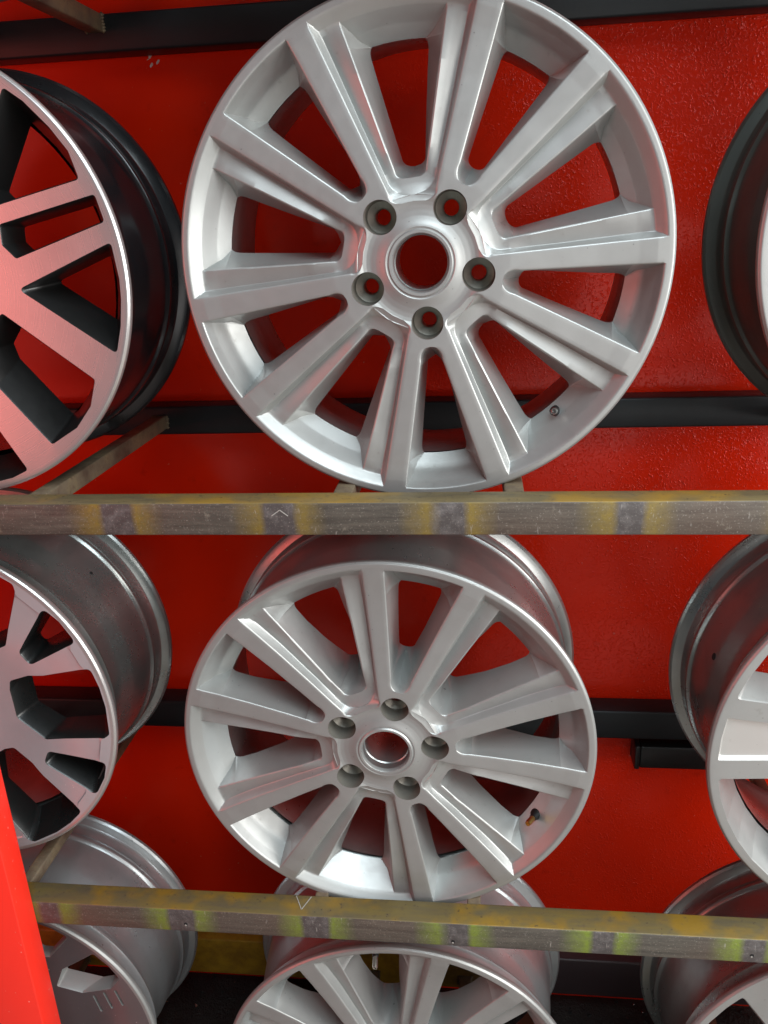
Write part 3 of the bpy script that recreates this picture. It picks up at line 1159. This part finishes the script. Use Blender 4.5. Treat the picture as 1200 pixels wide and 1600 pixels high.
# --- middle left: machined face, dark pockets, grey barrel
DISH1 = [(0.0, 0.085), (0.3, 0.075), (0.60, 0.030), (0.908, 0.006), (0.915, 0.0), (1.0, 0.0)]
ml = [
    [(0.405, 13.5, .03), (0.44, 21.0, .012), (0.575, 21.1, .012), (0.664, 18.9, .015), (0.960, 17.2, .10), (0.964, 10.0, .10), (0.965, 2.8, .10), (0.965, -7.6, .06), (0.935, -9.4, .022), (0.698, -15.0, .022), (0.596, -19.3, .045), (0.407, -11.6, .055)],
    [(0.622, -26.0, .015), (0.713, -23.3, .015), (0.960, -18.9, .10), (0.972, -25.2, .10), (0.970, -33.3, .045), (0.63, -34.2, .04)],
]
wheel_ml = cut_wheel(C(-0.7694, 0.9462, -0.6396), 0.82, 0.9, 0.2624, 0.2358, 0.2589,
          'dull grey barrelled wheel with split machined spokes over dark pockets, left of second shelf',
          ml, [], 6, 0.0, DISH1, (M['machined_dull'], M['dark_pocket'], M['grey_barrel'], M['machined']), 0.20, 0.034, None, 0.9115)

# --- bottom left: silver, grooved face
bl = [
    [(0.55, 41.0, .09), (0.66, 29.0, .03), (0.853, 26.0, .018), (0.955, 28.9, .045), (0.962, 36.0, .045), (0.957, 43.0, .010), (0.70, 46.5, .015)],
    [(0.70, 59.5, .012), (0.735, 54.8, .012), (0.957, 53.4, .045), (0.962, 60.0, .045), (0.955, 67.6, .012), (0.853, 70.2, .012), (0.735, 67.9, .012)],
]
gro = [
    [(0.690, 14.6, .002), (0.706, 14.6, .002), (0.722, 25.2, .002), (0.706, 25.6, .002)],
    [(0.770, 15.6, .002), (0.786, 15.6, .002), (0.800, 25.2, .002), (0.784, 25.6, .002)],
    [(0.850, 16.4, .002), (0.866, 16.4, .002), (0.878, 24.6, .002), (0.862, 25.0, .002)],
]
cut_wheel(C(-0.8059, 0.9446, -1.2696), 0.12, -0.83, 0.2714, 0.2378, 0.2675,
          'silver wheel with grooved grey spoke face, behind the red upright at lower left',
          bl, gro, 5, 0.0, DISH0, (M['graphite'], M['silver'], M['silver_barrel_light'], M['silver'], M['silver']), 0.075, 0.016)

# --- right column: wide five-spoke silver wheels
DISH2 = [(0.0, 0.05), (0.35, 0.035), (0.92, 0.0), (1.0, 0.0)]
mr = [[(0.955, 13.2, .10), (0.955, 20, .10), (0.955, 28, .10), (0.955, 36, .10), (0.955, 44, .10), (0.955, 52, .10), (0.955, 58.8, .06), (0.42, 48.0, .03), (0.36, 36.0, .03), (0.42, 24.0, .06)]]
pan = [[(0.955, 7.0, .014), (0.955, 0.0, .014), (0.955, -7.0, .014), (0.50, -9.5, .014), (0.50, 9.5, .014)]]
wheel_mr = cut_wheel(C(0.5784, 0.9434, -0.6758), 0.27, -0.66, 0.2809, 0.2414, 0.2777,
          'silver wheel with wide flat inlaid spokes, cut off at the right of the second shelf',
          mr, pan, 5, 174.8, DISH2, (M['silver'], M['silver'], M['grey_barrel'], M['silver'], M['panel']), 0.18, 0.02, None, None, 36)
cut_wheel(C(0.5681, 0.9445, -0.0417), -0.23, -0.61, 0.2742, 0.2404, 0.2709,
          'dark olive barrelled wheel with pale rim, cut off at the right of top shelf',
          mr, [], 5, 150.0, DISH2, (M['silver'], M['silver'], M['olive_barrel'], M['silver']), 0.18, 0.02, None, None, 36)
cut_wheel(C(0.5672, 0.9448, -1.2927), -1.19, -0.88, 0.2775, 0.2277, 0.2739,
          'grey barrelled silver wheel in the lower right corner, under the lower beam',
          mr, [], 5, 120.0, DISH2, (M['silver'], M['silver'], M['grey_barrel'], M['silver']), 0.18, 0.02, None, None, 36)

barrel_spot(wheel_ml, 'barrel_nick', 0.2624, 38.7, 0.150, 0.9025, 0.0024)
barrel_spot(wheel_mr, 'valve_hole', 0.2809, 164.6, 0.137, 0.8985, 0.0048)

# ================================================================== floor litter (too many to count)
random.seed(11)
VV, FF, FM = [], [], []
for i in range(2600):
    x, y = random.uniform(-1.0, 0.9), random.uniform(0.95, WY - 0.01)
    s = random.choice([0.0012, 0.002, 0.003, 0.0045]) * random.uniform(0.6, 1.4)
    b0 = len(VV)
    for k in range(4):
        a = 2 * math.pi * k / 3 + random.random()
        if k < 3:
            VV.append((x + s * math.cos(a), y + s * math.sin(a), 0.0005 + random.random() * s * 0.5))
        else:
            VV.append((x + random.uniform(-s, s) * .4, y + random.uniform(-s, s) * .4, s * random.uniform(0.6, 1.3)))
    FF += [(b0, b0 + 1, b0 + 3), (b0 + 1, b0 + 2, b0 + 3), (b0 + 2, b0, b0 + 3)]
    m_ = 1 if random.random() < 0.10 else 0
    FM += [m_] * 3
lit = new_obj('floor_litter', mesh_from('floor_litter', VV, FF, [M['hole'], M['steel']], FM, False), kind='stuff')
lit['label'] = 'metal chips and dirt strewn on the black floor'
lit['category'] = 'litter'
